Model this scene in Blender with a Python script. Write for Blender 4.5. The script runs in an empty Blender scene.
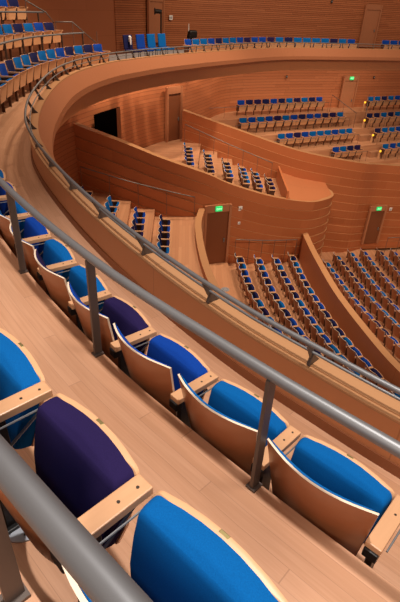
import bpy, bmesh, math, random
import numpy as np
from mathutils import Matrix, Vector
random.seed(7)
C = bpy.context.scene.collection
SC = bpy.context.scene
F = 475.0
# ------------------------------------------------------------------ camera
CAM = Vector((0, 0, 2.4))
RW = np.array([[0.998588328, 0.0531164004, 0.0], [0.0283373917, -0.532742963, 0.845802535], [0.0449259861, -0.844608538, -0.533496085]])
cd = bpy.data.cameras.new('camera'); cam = bpy.data.objects.new('camera', cd); C.objects.link(cam)
m = Matrix.Identity(4)
for i in range(3):
    m[i][0] = RW[i, 0]; m[i][1] = -RW[i, 1]; m[i][2] = -RW[i, 2]
m.translation = CAM
cam.matrix_world = m
cd.sensor_fit = 'VERTICAL'; cd.sensor_height = 36.0; cd.lens = 36.0 * F / 602.0
cd.clip_start = 0.05; cd.clip_end = 300
SC.camera = cam
def seen(x, y, z, mg=24):
    """only decides which repeats of a long row are worth building (those near or inside the view)"""
    v = RW.T @ np.array([x, y, z - CAM.z])
    if v[2] < .1: return None
    px, py = 200 + F * v[0] / v[2], 301 + F * v[1] / v[2]
    return (px, py) if -mg < px < 400 + mg and -mg < py < 602 + mg else None

# ------------------------------------------------------------------ materials
def newmat(name):
    mt = bpy.data.materials.new(name); mt.use_nodes = True
    nt = mt.node_tree; b = nt.nodes['Principled BSDF']
    return mt, nt, b
def wood(name, c1, c2, plank_h=.09, plank_l=1.4, rough=.45, groove=.5, grain=.25, gw=.05, coord='UV', swap=False, spec=.35, bump=0.0, tint=.8):
    """planks: u runs along the boards, v across"""
    mt, nt, b = newmat(name); N = nt.nodes; L = nt.links
    tc = N.new('ShaderNodeTexCoord'); sp = N.new('ShaderNodeSeparateXYZ'); L.new(tc.outputs[coord], sp.inputs[0])
    u, v = (sp.outputs[1], sp.outputs[0]) if swap else (sp.outputs[0], sp.outputs[1])
    def M(op, a, bb=None, c=None):
        n = N.new('ShaderNodeMath'); n.operation = op
        for i, q in enumerate((a, bb, c)):
            if q is None: continue
            if hasattr(q, 'is_output'): L.new(q, n.inputs[i])
            else: n.inputs[i].default_value = q
        return n.outputs[0]
    vr = M('DIVIDE', v, plank_h); row = M('FLOOR', vr); fr = M('FRACT', vr)
    wn = N.new('ShaderNodeTexWhiteNoise'); wn.noise_dimensions = '1D'; L.new(row, wn.inputs['W'])
    uu = M('ADD', M('DIVIDE', u, plank_l), M('MULTIPLY', wn.outputs[0], 7.3)); pid = M('FLOOR', uu); fu = M('FRACT', uu)
    cb = N.new('ShaderNodeCombineXYZ'); L.new(row, cb.inputs[0]); L.new(pid, cb.inputs[1])
    w2 = N.new('ShaderNodeTexWhiteNoise'); w2.noise_dimensions = '3D'; L.new(cb.outputs[0], w2.inputs['Vector'])
    gc = N.new('ShaderNodeCombineXYZ'); L.new(M('MULTIPLY', u, 3.0), gc.inputs[0]); L.new(M('MULTIPLY', v, 70.0), gc.inputs[1]); L.new(M('MULTIPLY', w2.outputs[0], 40.0), gc.inputs[2])
    nz = N.new('ShaderNodeTexNoise'); nz.inputs['Scale'].default_value = 1.0; nz.inputs['Detail'].default_value = 3; L.new(gc.outputs[0], nz.inputs['Vector'])
    f = M('ADD', M('MULTIPLY', w2.outputs[0], tint), M('MULTIPLY', M('SUBTRACT', nz.outputs[0], .5), grain * 4))
    cl = N.new('ShaderNodeClamp'); L.new(f, cl.inputs[0])
    mx = N.new('ShaderNodeMix'); mx.data_type = 'RGBA'; L.new(cl.outputs[0], mx.inputs[0])
    mx.inputs[6].default_value = (*c1, 1); mx.inputs[7].default_value = (*c2, 1)
    g = M('MAXIMUM', M('LESS_THAN', fr, gw), M('MULTIPLY', M('LESS_THAN', fu, .004), 1.0))
    gm = N.new('ShaderNodeMix'); gm.data_type = 'RGBA'; L.new(M('MULTIPLY', g, groove), gm.inputs[0])
    L.new(mx.outputs[2], gm.inputs[6]); gm.inputs[7].default_value = (c1[0] * .25, c1[1] * .2, c1[2] * .2, 1)
    L.new(gm.outputs[2], b.inputs['Base Color'])
    b.inputs['Roughness'].default_value = rough; b.inputs['Specular IOR Level'].default_value = spec
    if bump:
        bp = N.new('ShaderNodeBump'); bp.inputs['Strength'].default_value = bump; bp.inputs['Distance'].default_value = .02
        L.new(M('SUBTRACT', 1.0, g), bp.inputs['Height']); L.new(bp.outputs[0], b.inputs['Normal'])
    return mt
def plainwood(name, c1, c2, rough=.4, sc=(2, 30, 30), spec=.4):
    mt, nt, b = newmat(name); N = nt.nodes; L = nt.links
    tc = N.new('ShaderNodeTexCoord'); mp = N.new('ShaderNodeMapping'); mp.inputs['Scale'].default_value = sc
    L.new(tc.outputs['Object'], mp.inputs[0])
    nz = N.new('ShaderNodeTexNoise'); nz.inputs['Scale'].default_value = 1.5; nz.inputs['Detail'].default_value = 4; L.new(mp.outputs[0], nz.inputs['Vector'])
    mx = N.new('ShaderNodeMix'); mx.data_type = 'RGBA'; L.new(nz.outputs[0], mx.inputs[0])
    mx.inputs[6].default_value = (*c1, 1); mx.inputs[7].default_value = (*c2, 1); L.new(mx.outputs[2], b.inputs['Base Color'])
    b.inputs['Roughness'].default_value = rough; b.inputs['Specular IOR Level'].default_value = spec
    return mt
def fabric(name, c):
    mt, nt, b = newmat(name); N = nt.nodes; L = nt.links
    tc = N.new('ShaderNodeTexCoord'); nz = N.new('ShaderNodeTexNoise'); nz.inputs['Scale'].default_value = 260; L.new(tc.outputs['Object'], nz.inputs['Vector'])
    mx = N.new('ShaderNodeMix'); mx.data_type = 'RGBA'; L.new(nz.outputs[0], mx.inputs[0])
    mx.inputs[6].default_value = tuple(q * .75 for q in c) + (1,); mx.inputs[7].default_value = tuple(q * 1.25 for q in c) + (1,)
    L.new(mx.outputs[2], b.inputs['Base Color']); b.inputs['Roughness'].default_value = .95; b.inputs['Specular IOR Level'].default_value = .1
    bp = N.new('ShaderNodeBump'); bp.inputs['Strength'].default_value = .15; bp.inputs['Distance'].default_value = .002; L.new(nz.outputs[0], bp.inputs['Height']); L.new(bp.outputs[0], b.inputs['Normal'])
    return mt
def flat(name, c, rough=.5, metal=0.0, emit=0.0):
    mt, nt, b = newmat(name); b.inputs['Base Color'].default_value = (*c, 1); b.inputs['Roughness'].default_value = rough; b.inputs['Metallic'].default_value = metal
    nz = nt.nodes.new('ShaderNodeTexNoise'); nz.inputs['Scale'].default_value = 40
    mr = nt.nodes.new('ShaderNodeMapRange'); mr.inputs[3].default_value = max(0, rough - .06); mr.inputs[4].default_value = min(1, rough + .06)
    nt.links.new(nz.outputs[0], mr.inputs[0]); nt.links.new(mr.outputs[0], b.inputs['Roughness'])
    if emit: b.inputs['Emission Color'].default_value = (*c, 1); b.inputs['Emission Strength'].default_value = emit
    return mt
M = {}
M['floor'] = wood('oak_floor', (.46, .235, .13), (.60, .335, .205), .075, 1.3, .42, .3, .3, .03, tint=.6)
M['floor_low'] = wood('oak_floor_lower', (.46, .215, .11), (.57, .29, .155), .12, 2.0, .5, .3, .12, .04)
M['fascia'] = wood('cherry_fascia', (.325, .12, .054), (.345, .13, .058), .9, 3.0, .45, .15, .03, .01)
M['panel'] = wood('cherry_panel', (.44, .178, .074), (.465, .19, .08), 2.0, 2.4, .4, .35, .03, .003, spec=.4)
M['ledge'] = wood('oak_ledge', (.42, .205, .092), (.46, .235, .11), .8, 2.4, .4, .3, .06, .01)
M['slat'] = wood('slat_wall', (.36, .115, .042), (.47, .165, .065), .105, 2.2, .55, .75, .10, .22, bump=.6)
M['slatfine'] = wood('slat_wall_fine', (.38, .12, .045), (.46, .155, .062), .16, 3.4, .55, .5, .10, .13, bump=.4)
M['board'] = wood('board_wall', (.38, .112, .038), (.48, .155, .058), .42, 3.2, .5, .0, .05, .02)
M['smooth'] = wood('smooth_wall', (.42, .145, .06), (.45, .16, .067), 1.1, 4.0, .5, .25, .05, .015)
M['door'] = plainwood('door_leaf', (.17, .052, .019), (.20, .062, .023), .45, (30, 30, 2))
M['trimwood'] = plainwood('door_trim', (.36, .14, .065), (.40, .16, .075), .45, (30, 30, 2))
M['shell'] = plainwood('cherry_ply', (.27, .088, .034), (.34, .122, .048), .28, (2, 40, 14), .6)
M['edge'] = plainwood('pale_ply_edge', (.70, .56, .42), (.76, .62, .48), .5)
M['arm'] = plainwood('maple_arm', (.52, .275, .14), (.60, .33, .175), .35, (30, 3, 30), .45)
M['seatwood'] = plainwood('maple_seat_ply', (.60, .32, .16), (.68, .38, .20), .4, (3, 20, 20))
M['azure'] = fabric('azure_wool', (.0015, .093, .31)); M['royal'] = fabric('royal_wool', (.004, .042, .27))
M['navy'] = fabric('navy_wool', (.010, .012, .06)); M['purple'] = fabric('purple_wool', (.017, .010, .055))
M['rail'] = flat('brushed_steel_rail', (.19, .19, .195), .45, .5)
M['railthin'] = flat('steel_rail_upper', (.16, .15, .145), .5, .5)
M['post'] = flat('bronze_post', (.105, .08, .068), .45, .4)
M['postlow'] = flat('bronze_post_lower', (.20, .115, .085), .5, .4)
M['sidebrown'] = flat('dark_gap_panel', (.085, .032, .015), .55)  # dark colour paints in the shade of the gaps between seats
M['black'] = flat('black_metal', (.012, .011, .011), .45, .3)
M['void'] = flat('painted_dark', (.0015, .001, .001), .95); M['void'].node_tree.nodes['Principled BSDF'].inputs['Specular IOR Level'].default_value = 0.0  # near-black colour stands in for the unlit opening
M['railnear'] = flat('brushed_steel_rail_third_row', (.125, .125, .13), .5, .4); M['brass'] = flat('brass_plate', (.30, .24, .10), .4, .7)
M['white'] = flat('white_plate', (.75, .72, .68), .5)
M['cloth'] = flat('white_cloth', (.85, .85, .85), .9)
M['vent'] = flat('grey_vent', (.36, .38, .42), .45, .4)
M['green'] = flat('green_exit', (.01, .62, .16), .5, 0, .75)
M['letter'] = flat('exit_letters', (.55, .95, .65), .5, 0, .9)
M['amber'] = flat('amber_lamp', (1.0, .55, .03), .5, 0, 1.3)
M['screw'] = flat('screw', (.05, .035, .025), .4, .5)

# ------------------------------------------------------------------ mesh helpers
def link(name, me, mat, parent=None, smooth=False):
    o = bpy.data.objects.new(name, me); C.objects.link(o)
    if mat:
        for q in (mat if isinstance(mat, (list, tuple)) else [mat]): me.materials.append(q)
    if parent: o.parent = parent
    if smooth:
        for p in me.polygons: p.use_smooth = True
    return o
def obj(name, bm, mat, parent=None, smooth=False, norm=True):
    me = bpy.data.meshes.new(name)
    if norm: bmesh.ops.recalc_face_normals(bm, faces=bm.faces[:])
    bm.to_mesh(me); bm.free()
    return link(name, me, mat, parent, smooth)
def box(bm, c, s, rz=0, bev=0, rx=0, mi=0):
    r = bmesh.ops.create_cube(bm, size=1.0)
    mt = Matrix.Translation(c) @ Matrix.Rotation(rz, 4, 'Z') @ Matrix.Rotation(rx, 4, 'X') @ Matrix.Diagonal((*s, 1))
    bmesh.ops.transform(bm, matrix=mt, verts=r['verts'])
    fs = set(f for v in r['verts'] for f in v.link_faces)
    for f in fs: f.material_index = mi
    if bev:
        es = list(set(e for v in r['verts'] for e in v.link_edges))
        bmesh.ops.bevel(bm, geom=es, offset=bev, segments=2, affect='EDGES', profile=.5)
def tube(bm, pts, r, n=10, cap=True, flatten=1.0):
    pts = [Vector(p) for p in pts]; rings = []
    up = Vector((0, 0, 1))
    for i, p in enumerate(pts):
        d = (pts[min(i + 1, len(pts) - 1)] - pts[max(i - 1, 0)]).normalized()
        a = d.cross(up)
        if a.length < 1e-3: a = d.cross(Vector((1, 0, 0)))
        a.normalize(); b = a.cross(d)
        rings.append([bm.verts.new(p + a * math.cos(t) * r + b * math.sin(t) * r * flatten) for t in [2 * math.pi * k / n for k in range(n)]])
    for A, B in zip(rings, rings[1:]):
        for k in range(n): bm.faces.new((A[k], A[(k + 1) % n], B[(k + 1) % n], B[k]))
    if cap: bm.faces.new(rings[0][::-1]); bm.faces.new(rings[-1])
def disc(bm, c, r, h, n=20, axis='Z'):
    rr = bmesh.ops.create_cone(bm, cap_ends=True, segments=n, radius1=r, radius2=r, depth=h)
    rot = {'Z': Matrix.Identity(4), 'X': Matrix.Rotation(math.pi / 2, 4, 'Y'), 'Y': Matrix.Rotation(math.pi / 2, 4, 'X')}[axis]
    bmesh.ops.transform(bm, matrix=Matrix.Translation(c) @ rot, verts=rr['verts'])
def struct(o): o['kind'] = 'structure'; return o
def tag(o, label, cat, group=None):
    o['label'] = label; o['category'] = cat
    if group: o['group'] = group
    return o
def empty(name, loc, rz=0):
    o = bpy.data.objects.new(name, None); C.objects.link(o); o.location = loc; o.rotation_euler = (0, 0, rz); o.empty_display_size = .1
    return o

# ------------------------------------------------------------------ plan curves
def cr(pts, step=.25):
    """Catmull-Rom through points of any dimension, resampled evenly in plan"""
    P = np.array(pts, float); P = np.vstack([2 * P[0] - P[1], P, 2 * P[-1] - P[-2]])
    out = []
    for i in range(1, len(P) - 2):
        n = 16
        for k in range(n):
            t = k / n; a, b, c, d = P[i - 1], P[i], P[i + 1], P[i + 2]
            out.append(.5 * (2 * b + (c - a) * t + (2 * a - 5 * b + 4 * c - d) * t * t + (3 * b - a - 3 * c + d) * t ** 3))
    out.append(P[-2]); out = np.array(out)
    s = np.concatenate([[0], np.cumsum(np.linalg.norm(np.diff(out[:, :2], axis=0), axis=1))])
    n = max(2, int(round(s[-1] / step)) + 1); q = np.linspace(0, s[-1], n)
    return np.stack([np.interp(q, s, out[:, j]) for j in range(out.shape[1])], 1)
def normals(P):
    d = np.gradient(P[:, :2], axis=0); d /= np.linalg.norm(d, axis=1)[:, None]
    return np.stack([-d[:, 1], d[:, 0]], 1)          # left of travel
def off(P, o):
    Q = P.copy(); Q[:, :2] = P[:, :2] + normals(P) * o; return Q
def arclen(P): return np.concatenate([[0], np.cumsum(np.linalg.norm(np.diff(P[:, :2], axis=0), axis=1))])
def at(P, s):
    a = arclen(P); return np.array([np.interp(s, a, P[:, j]) for j in range(P.shape[1])])
def nearest_s(P, x, y):
    a = arclen(P); q = np.linspace(0, a[-1], int(a[-1] / .004)); X = np.interp(q, a, P[:, 0]); Y = np.interp(q, a, P[:, 1])
    return q[np.argmin((X - x) ** 2 + (Y - y) ** 2)]
def grid(bm, rows, us, vs, mi=0):
    """rows[j][i] -> 3D points; uv in metres"""
    uvl = bm.loops.layers.uv.verify()
    V = [[bm.verts.new(p) for p in r] for r in rows]
    for j in range(len(rows) - 1):
        for i in range(len(rows[0]) - 1):
            f = bm.faces.new((V[j][i], V[j][i + 1], V[j + 1][i + 1], V[j + 1][i])); f.material_index = mi
            for lp, (jj, ii) in zip(f.loops, ((j, i), (j, i + 1), (j + 1, i + 1), (j + 1, i))):
                lp[uvl].uv = (us[ii], vs[jj][ii] if hasattr(vs[jj], '__len__') else vs[jj])
    return V
def sweep(name, P, prof, mats, mis=None, close=True, smooth=False):
    """prof: list of (offset to the left, z, ) swept along P; closed section with end caps"""
    bm = bmesh.new(); us = arclen(P); rows = []; vs = []; v = 0
    prof = list(prof)
    seq = prof + [prof[0]] if close else prof
    N = normals(P)
    for k, (o, z) in enumerate(seq):
        if k: v += math.hypot(o - seq[k - 1][0], z - seq[k - 1][1])
        zz = P[:, 2] if P.shape[1] > 2 else np.zeros(len(P))
        rows.append([(P[i, 0] + N[i, 0] * o, P[i, 1] + N[i, 1] * o, z + zz[i]) for i in range(len(P))]); vs.append(v)
    uvl = bm.loops.layers.uv.verify()
    for k in range(len(seq) - 1):
        grid(bm, rows[k:k + 2], us, vs[k:k + 2], (mis[k] if mis else 0))
    if close:
        for e in (0, -1):
            f = bm.faces.new([bm.verts.new(rows[k][e]) for k in range(len(prof))])
            for lp, (o, z) in zip(f.loops, prof): lp[uvl].uv = (o, z)
    bmesh.ops.remove_doubles(bm, verts=bm.verts[:], dist=1e-5)
    return obj(name, bm, mats, smooth=smooth)
def slab(bm, A, Bc, z, th):
    """flat tread between two polylines with the same count"""
    us = arclen(A); w = np.linalg.norm(A[:, :2] - Bc[:, :2], axis=1)
    a = [(p[0], p[1], z) for p in A]; b = [(p[0], p[1], z) for p in Bc]
    a2 = [(p[0], p[1], z - th) for p in A]; b2 = [(p[0], p[1], z - th) for p in Bc]
    z0 = np.zeros(len(A))
    grid(bm, [a, b], us, [z0, w]); grid(bm, [a2, a], us, [z0, z0 + th]); grid(bm, [b, b2], us, [w, w + th]); grid(bm, [b2, a2], us, [w, z0])
def boardwall(name, P, zb, zt, thick, mat, bh=.42, relief=.03, cap_mat=None, smooth=False, side=-1):
    """wall along P; the boarded face looks to the right of travel (side -1); zb, zt per point"""
    N = normals(P) * side * -1.0        # N points away from the face
    us = arclen(P); bm = bmesh.new(); n = len(P)
    hmax = max(zt - zb); k = 0; rows = []; vs = []
    def row(d, o):
        z = np.maximum(zt - d, zb); return [(P[i, 0] - N[i, 0] * o, P[i, 1] - N[i, 1] * o, z[i]) for i in range(n)], np.minimum(d, zt - zb)
    d = 0
    while d < hmax:
        for q, o in ((d, relief), (min(d + bh, hmax), 0.0)):
            r, v = row(q, o); rows.append(r); vs.append(v)
        d += bh
    for q in range(len(rows) - 1): grid(bm, rows[q:q + 2], us, vs[q:q + 2], 1 if (cap_mat and q % 2) else 0)
    back = [[(P[i, 0] + N[i, 0] * thick, P[i, 1] + N[i, 1] * thick, z[i]) for i in range(n)] for z in (zt, zb)]
    grid(bm, [back[1], back[0]], us, [zb * 0 + 2, zb * 0])
    grid(bm, [back[0], rows[0]], us, [zb * 0 + thick, zb * 0], 1 if cap_mat else 0)
    for e in (0, n - 1):                                             # end faces
        q = [bm.verts.new(p) for p in (rows[0][e], back[0][e], back[1][e], (P[e, 0], P[e, 1], zb[e]))]
        f = bm.faces.new(q)
        for lp, uv in zip(f.loops, ((0, 0), (thick, 0), (thick, zt[e] - zb[e]), (0, zt[e] - zb[e]))): lp[bm.loops.layers.uv.verify()].uv = uv
    return obj(name, bm, [mat, cap_mat] if cap_mat else mat, norm=False)

# inner edge of the balcony ledge, from the near right round to the far side
G = cr([(4.4, -.75, 0), (3.4, .15, 0), (2.3, 1.06, 0), (1.28, 1.93, 0), (.86, 2.31, 0), (.26, 2.90, 0), (-.47, 3.78, 0), (-1.25, 4.88, 0), (-2.0, 6.1, 0),
        (-2.55, 7.1, .02), (-2.95, 8.0, .06), (-3.28, 9.15, .14), (-3.5, 10.45, .22), (-3.65, 11.9, .28), (-3.68, 13.2, .30), (-3.58, 14.6, .30), (-3.25, 16.2, .30), (-2.85, 17.35, .29), (-2.2, 18.9, .28), (-1.25, 20.6, .27), (.3, 23.1, .25), (3.3, 26.7, .25), (7.0, 28.5, .25), (10.6, 29.9, .25), (15, 31.6, .25), (20, 33.5, .25)], .2)
GS = arclen(G)
def sub(P, s0, s1):
    a = arclen(P); k = (a >= s0) & (a <= s1); return P[k]
s_near = nearest_s(G, -.59, 3.9)
sU2 = nearest_s(G, -3.05, 16.85); sU3 = nearest_s(G, -3.28, 16.1); sEnd = GS[-1]
RS = .57
GF = G.copy(); GF[:, 2] = G[:, 2] * np.interp(G[:, 1], [14, 19, 23], [.85, .8, .8])      # floor climbs less than the parapet
def lift(k): Q = GF.copy(); Q[:, 2] = GF[:, 2] + k * RS; return Q
G2, G3, G4 = lift(1), lift(2), lift(3)

# ------------------------------------------------------------------ near balcony: floors, parapet, rail
EB, EC, ED = 1.05, 2.09, 3.14
H1 = .57
o = sweep('floor_front_row', GF, [(.0, 0), (EB + .06, 0), (EB + .06, -.12), (.0, -.12)], M['floor']); struct(o)
Gs = sub(G2, 0, sU2 + .08)
o = sweep('floor_second_row', Gs, [(EB, 0), (EC + .06, 0), (EC + .06, -.65), (EB, -.65)], M['floor']); struct(o)
Gc = sub(G3, 0, sU3 + .08)
o = sweep('floor_third_row', Gc, [(EC, 0), (ED + .9, 0), (ED + .9, -1.2), (EC, -1.2)], M['floor']); struct(o)
# parapet: vertical inner panel, ledge, flared outer fascia
ZL = .40
o = sweep('wall_parapet_inner', G, [(0.0, ZL - .03), (0.0, -.1), (-.05, -.1), (-.05, ZL - .03)], M['panel']); struct(o)
o = sweep('trim_1', G, [(.012, ZL - .03), (.012, ZL - .012), (-.03, ZL - .012), (-.03, ZL), (-.15, ZL), (-.15, ZL - .03)], M['ledge']); struct(o)
o = sweep('trim_foot_shade', GF, [(.0, 0.0), (.0, .065), (.012, .065), (.03, .0)], M['door']); struct(o)  # dark strip paints in the shade band along the parapet foot
o = sweep('wall_parapet_outer', G, [(-.05, ZL - .03), (-.15, ZL - .03), (-.34, .02), (-.34, -.13), (.1, -.15), (.1, -.13), (-.05, -.13)], M['fascia']); struct(o)
o = sweep('wall_bulkhead', sub(G, nearest_s(G, -2.04, 6.4), sEnd), [(.0, -.15), (.0, -.66), (.25, -.66), (.25, -.15)], M['panel']); struct(o)

def rail_line(name, pts, r, mat, parent):
    bm = bmesh.new(); tube(bm, pts, r); return obj(name, bm, mat, parent, smooth=True)
def flatpost(bm, a, b, w, t, ang):
    a, b = Vector(a), Vector(b); d = b - a
    r = bmesh.ops.create_cube(bm, size=1.0)
    zax = d.normalized(); xax = Vector((math.cos(ang), math.sin(ang), 0)); yax = zax.cross(xax).normalized(); xax = yax.cross(zax)
    mt = Matrix.Identity(4)
    for i in range(3): mt[i][0], mt[i][1], mt[i][2] = xax[i], yax[i], zax[i]
    mt.translation = (a + b) / 2
    bmesh.ops.transform(bm, matrix=mt @ Matrix.Diagonal((w, t, d.length, 1)), verts=r['verts'])

# ledge rail all round
root = empty('balcony_rail', (*G[0, :2], ZL)); root.location = (0, 0, 0)
tag(root, 'long curved double steel rail standing on the balcony ledge above the void', 'railing')
ra, rb = off(G, .03), off(G, -.03)
rail_line('top_rail', [(p[0], p[1], p[2] + ZL + .205) for p in ra], .019, M['rail'], root)
rail_line('lower_rail', [(p[0], p[1], p[2] + ZL + .105) for p in rb], .010, M['rail'], root)
N0 = normals(G)
s = nearest_s(G, .75, 2.42) % .98 - .1
s0 = nearest_s(G, .73, 2.44); s = s0 - .98 * int(s0 / .98)
while s < GS[-1]:
    p = at(G, s); q = at(ra, s); a = at(np.hstack([N0, N0 * 0]), 0)
    i = int(np.searchsorted(GS, s)); i = min(i, len(G) - 1); n = N0[i]
    x, y = p[0], p[1]
    zl = ZL + p[2]
    if seen(x, y, zl, 60):
        bm = bmesh.new()
        ang = math.atan2(n[1], n[0])
        flatpost(bm, (x - n[0] * .075, y - n[1] * .075, zl), (x + n[0] * .03, y + n[1] * .03, zl + .2), .045, .012, ang)
        # wedge foot
        vs = [bm.verts.new((x + n[0] * c + (-n[1]) * w, y + n[1] * c + n[0] * w, z)) for w in (-.012, .012) for c, z in ((-.13, zl), (-.01, zl), (-.035, zl + .09))]
        bm.faces.new(vs[:3]); bm.faces.new(vs[3:][::-1])
        for k in range(3): bm.faces.new((vs[k], vs[3 + k], vs[3 + (k + 1) % 3], vs[(k + 1) % 3]))
        obj('post', bm, M['post'], root)
    s += .98

# step-edge rails (second and third rows)
def edge_rail(name, eo, GZ, s_from, s_to, label, s_anchor, sp, r=.024, lft=.7, mat='rail'):
    P = off(GZ, eo); RZ = GZ[:, 2] + (G[:, 2] - GF[:, 2]) * lft
    a = GS; k = (a >= s_from) & (a <= s_to); Q = P[k]
    rt = empty(name, (0, 0, 0)); tag(rt, label, 'railing')
    rail_line('handrail', [(p[0], p[1], q + .655) for p, q in zip(Q, RZ[k])], r, M[mat], rt)
    ss = s_anchor - sp * int((s_anchor - s_from) / sp)
    while ss <= s_to:
        x, y = np.interp(ss, a, P[:, 0]), np.interp(ss, a, P[:, 1]); i = min(int(np.searchsorted(a, ss)), len(G) - 1)
        n = N0[i]; d = math.atan2(-n[0], n[1]); zf = float(np.interp(ss, a, P[:, 2]))
        if seen(x, y, zf + .3, 80):
            bm = bmesh.new(); flatpost(bm, (x, y, zf), (x, y, zf + .64 + float(np.interp(ss, a, RZ - P[:, 2]))), .048, .018, math.atan2(n[1], n[0]))
            flatpost(bm, (x, y, zf), (x, y, zf + .012), .06, .05, math.atan2(n[1], n[0]))
            obj('post', bm, M['post'], rt)
        ss += sp
    return rt
sp1 = [nearest_s(off(G, EB + .03), *q) for q in ((-1.41, 3.2), (-.59, 2.25), (.27, 1.40))]
GA = off(G, EB + .03)
def aG(x, y):
    q = np.linspace(0, GS[-1], 12000); X = np.interp(q, GS, GA[:, 0]); Y = np.interp(q, GS, GA[:, 1])
    return q[np.argmin((X - x) ** 2 + (Y - y) ** 2)]
s1, s2, s3 = aG(-1.41, 3.2), aG(-.59, 2.25), aG(.27, 1.40)
sCut = nearest_s(G, -2.2, 6.8)
edge_rail('handrail_railing', EB + .03, G2, 0, sU2 + .0, 'grey round handrail on flat posts behind the balcony front row', s2, (s1 - s3) / 2, .024, -1.6)
GA = off(G, EC + .04)
sc_ = aG(-.40, .60)
edge_rail('handrail_railing', EC + .04, G3, 0, sU3 + .4, 'thick grey handrail crossing the bottom left corner in front of the purple seat', sc_, 1.7, .025, -2.9, 'railnear')

# ------------------------------------------------------------------ seats
def shell_bm(th=.012, edge=True):
    bm = bmesh.new(); nx, nz = 12, 7
    def P(sx, t, o):
        w = .257 * (.82 + .18 * t)
        y = -.302 + .11 * (1 - t) - .066 * (1 - sx * sx) + o
        z = .25 + (.565 - .008 * abs(sx) ** 6) * t
        return (sx * w, y, z)
    F_ = [[bm.verts.new(P(-1 + 2 * i / nx, j / nz, 0)) for i in range(nx + 1)] for j in range(nz + 1)]
    Bk = [[bm.verts.new(P(-1 + 2 * i / nx, j / nz, -th)) for i in range(nx + 1)] for j in range(nz + 1)]
    for j in range(nz):
        for i in range(nx):
            bm.faces.new((F_[j][i], F_[j][i + 1], F_[j + 1][i + 1], F_[j + 1][i])); bm.faces.new((Bk[j][i], Bk[j + 1][i], Bk[j + 1][i + 1], Bk[j][i + 1]))
    for i in range(nx):
        for j, sgn in ((nz, 1), (0, -1)):
            f = bm.faces.new((F_[j][i], F_[j][i + 1], Bk[j][i + 1], Bk[j][i])); f.material_index = 1
    for j in range(nz):
        for i in (0, nx):
            f = bm.faces.new((F_[j][i], F_[j + 1][i], Bk[j + 1][i], Bk[j][i])); f.material_index = 1
    return bm
def backpad_bm():
    bm = bmesh.new(); nx, nz = 12, 7; th = .04
    def P(sx, t, o):
        t = .22 + .772 * t
        w = .250 * (.82 + .18 * t)
        y = -.302 + .11 * (1 - t) - .066 * (1 - sx * sx) + .001 + o
        z = .25 + .563 * t
        return (sx * w, y, z)
    rows = []
    F_ = [[bm.verts.new(P(-1 + 2 * i / nx, j / nz, th * (1 - abs(-1 + 2 * i / nx) ** 4) * min(1, (1 - (j / nz) ** 8) + .35))) for i in range(nx + 1)] for j in range(nz + 1)]
    Bk = [[bm.verts.new(P(-1 + 2 * i / nx, j / nz, 0)) for i in range(nx + 1)] for j in range(nz + 1)]
    for j in range(nz):
        for i in range(nx):
            bm.faces.new((F_[j][i], F_[j][i + 1], F_[j + 1][i + 1], F_[j + 1][i])); bm.faces.new((Bk[j][i], Bk[j + 1][i], Bk[j + 1][i + 1], Bk[j][i + 1]))
    for i in range(nx):
        for j in (nz, 0): bm.faces.new((F_[j][i], F_[j][i + 1], Bk[j][i + 1], Bk[j][i]))
    bmesh.ops.remove_doubles(bm, verts=bm.verts[:], dist=1e-4)
    return bm
def seat_outline(n=7):
    """tipped-up seat seen from the front: half-widths along its height, rounded upper corners, swelling sides"""
    pts = []
    W, Ht = .238, .345
    r = .032
    pts.append((-W * .86, 0)); pts.append((-W * .97, Ht * .3)); pts.append((-W, Ht * .62))
    for k in range(n):
        a = math.pi - (math.pi / 2) * k / (n - 1); pts.append((-W + r + r * math.cos(a), Ht - r - .012 + r * math.sin(a)))
    for k in range(1, 6):
        x = (-W + r) + (2 * (W - r)) * k / 6; pts.append((x, Ht - .012 + .012 * (1 - ((x) / (W - r)) ** 2)))
    for k in range(n):
        a = (math.pi / 2) * (1 - k / (n - 1)); pts.append((W - r + r * math.cos(a), Ht - r - .012 + r * math.sin(a)))
    pts.append((W, Ht * .62)); pts.append((W * .97, Ht * .3)); pts.append((W * .86, 0))
    return pts
def seat_pt(x, h, d):
    """h along the panel, d depth toward the back; panel leans forward at the top, its top bows forward in the middle"""
    lean = math.radians(14)
    y0 = -.085 + .026 * (1 - (x / .25) ** 2)
    return (x, y0 + h * math.sin(lean) - d * math.cos(lean), .282 + h * math.cos(lean) + d * math.sin(lean) * .6)
def extr(pl, d0, d1, inset, rounds):
    bm = bmesh.new(); cx, ch = 0, .17; rings = []
    for k in range(rounds + 1):
        t = k / rounds; dd = d0 + (d1 - d0) * math.sin(t * math.pi / 2); ins = inset * (1 - math.cos(t * math.pi / 2))
        rings.append([bm.verts.new(seat_pt(x - ins * (1 if x > 0 else -1) * min(1, abs(x) / .1), h - ins * ((h - ch) / .17), dd)) for x, h in pl])
    n = len(pl)
    for A, B in zip(rings, rings[1:]):
        for k in range(n): bm.faces.new((A[k], A[(k + 1) % n], B[(k + 1) % n], B[k]))
    for rg in (rings[0], rings[-1]):
        # fill as strips between left and right halves
        m_ = n // 2
        for k in range(m_ - (0 if n % 2 else 1)):
            a, b, c, d = rg[k], rg[k + 1], rg[n - 2 - k], rg[n - 1 - k]
            vs = []
            for q in (a, b, c, d):
                if q not in vs: vs.append(q)
            if len(vs) > 2: bm.faces.new(vs)
    return bm
OUT = seat_outline()
def mesh(name, bm, mats, smooth=True, angle=None):
    bmesh.ops.recalc_face_normals(bm, faces=bm.faces[:])
    me = bpy.data.meshes.new(name); bm.to_mesh(me); bm.free()
    for q in mats: me.materials.append(q)
    for p in me.polygons: p.use_smooth = smooth
    if smooth:
        try: me.set_sharp_from_angle(angle=math.radians(40))
        except Exception: pass
    return me
ME = {}
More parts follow.
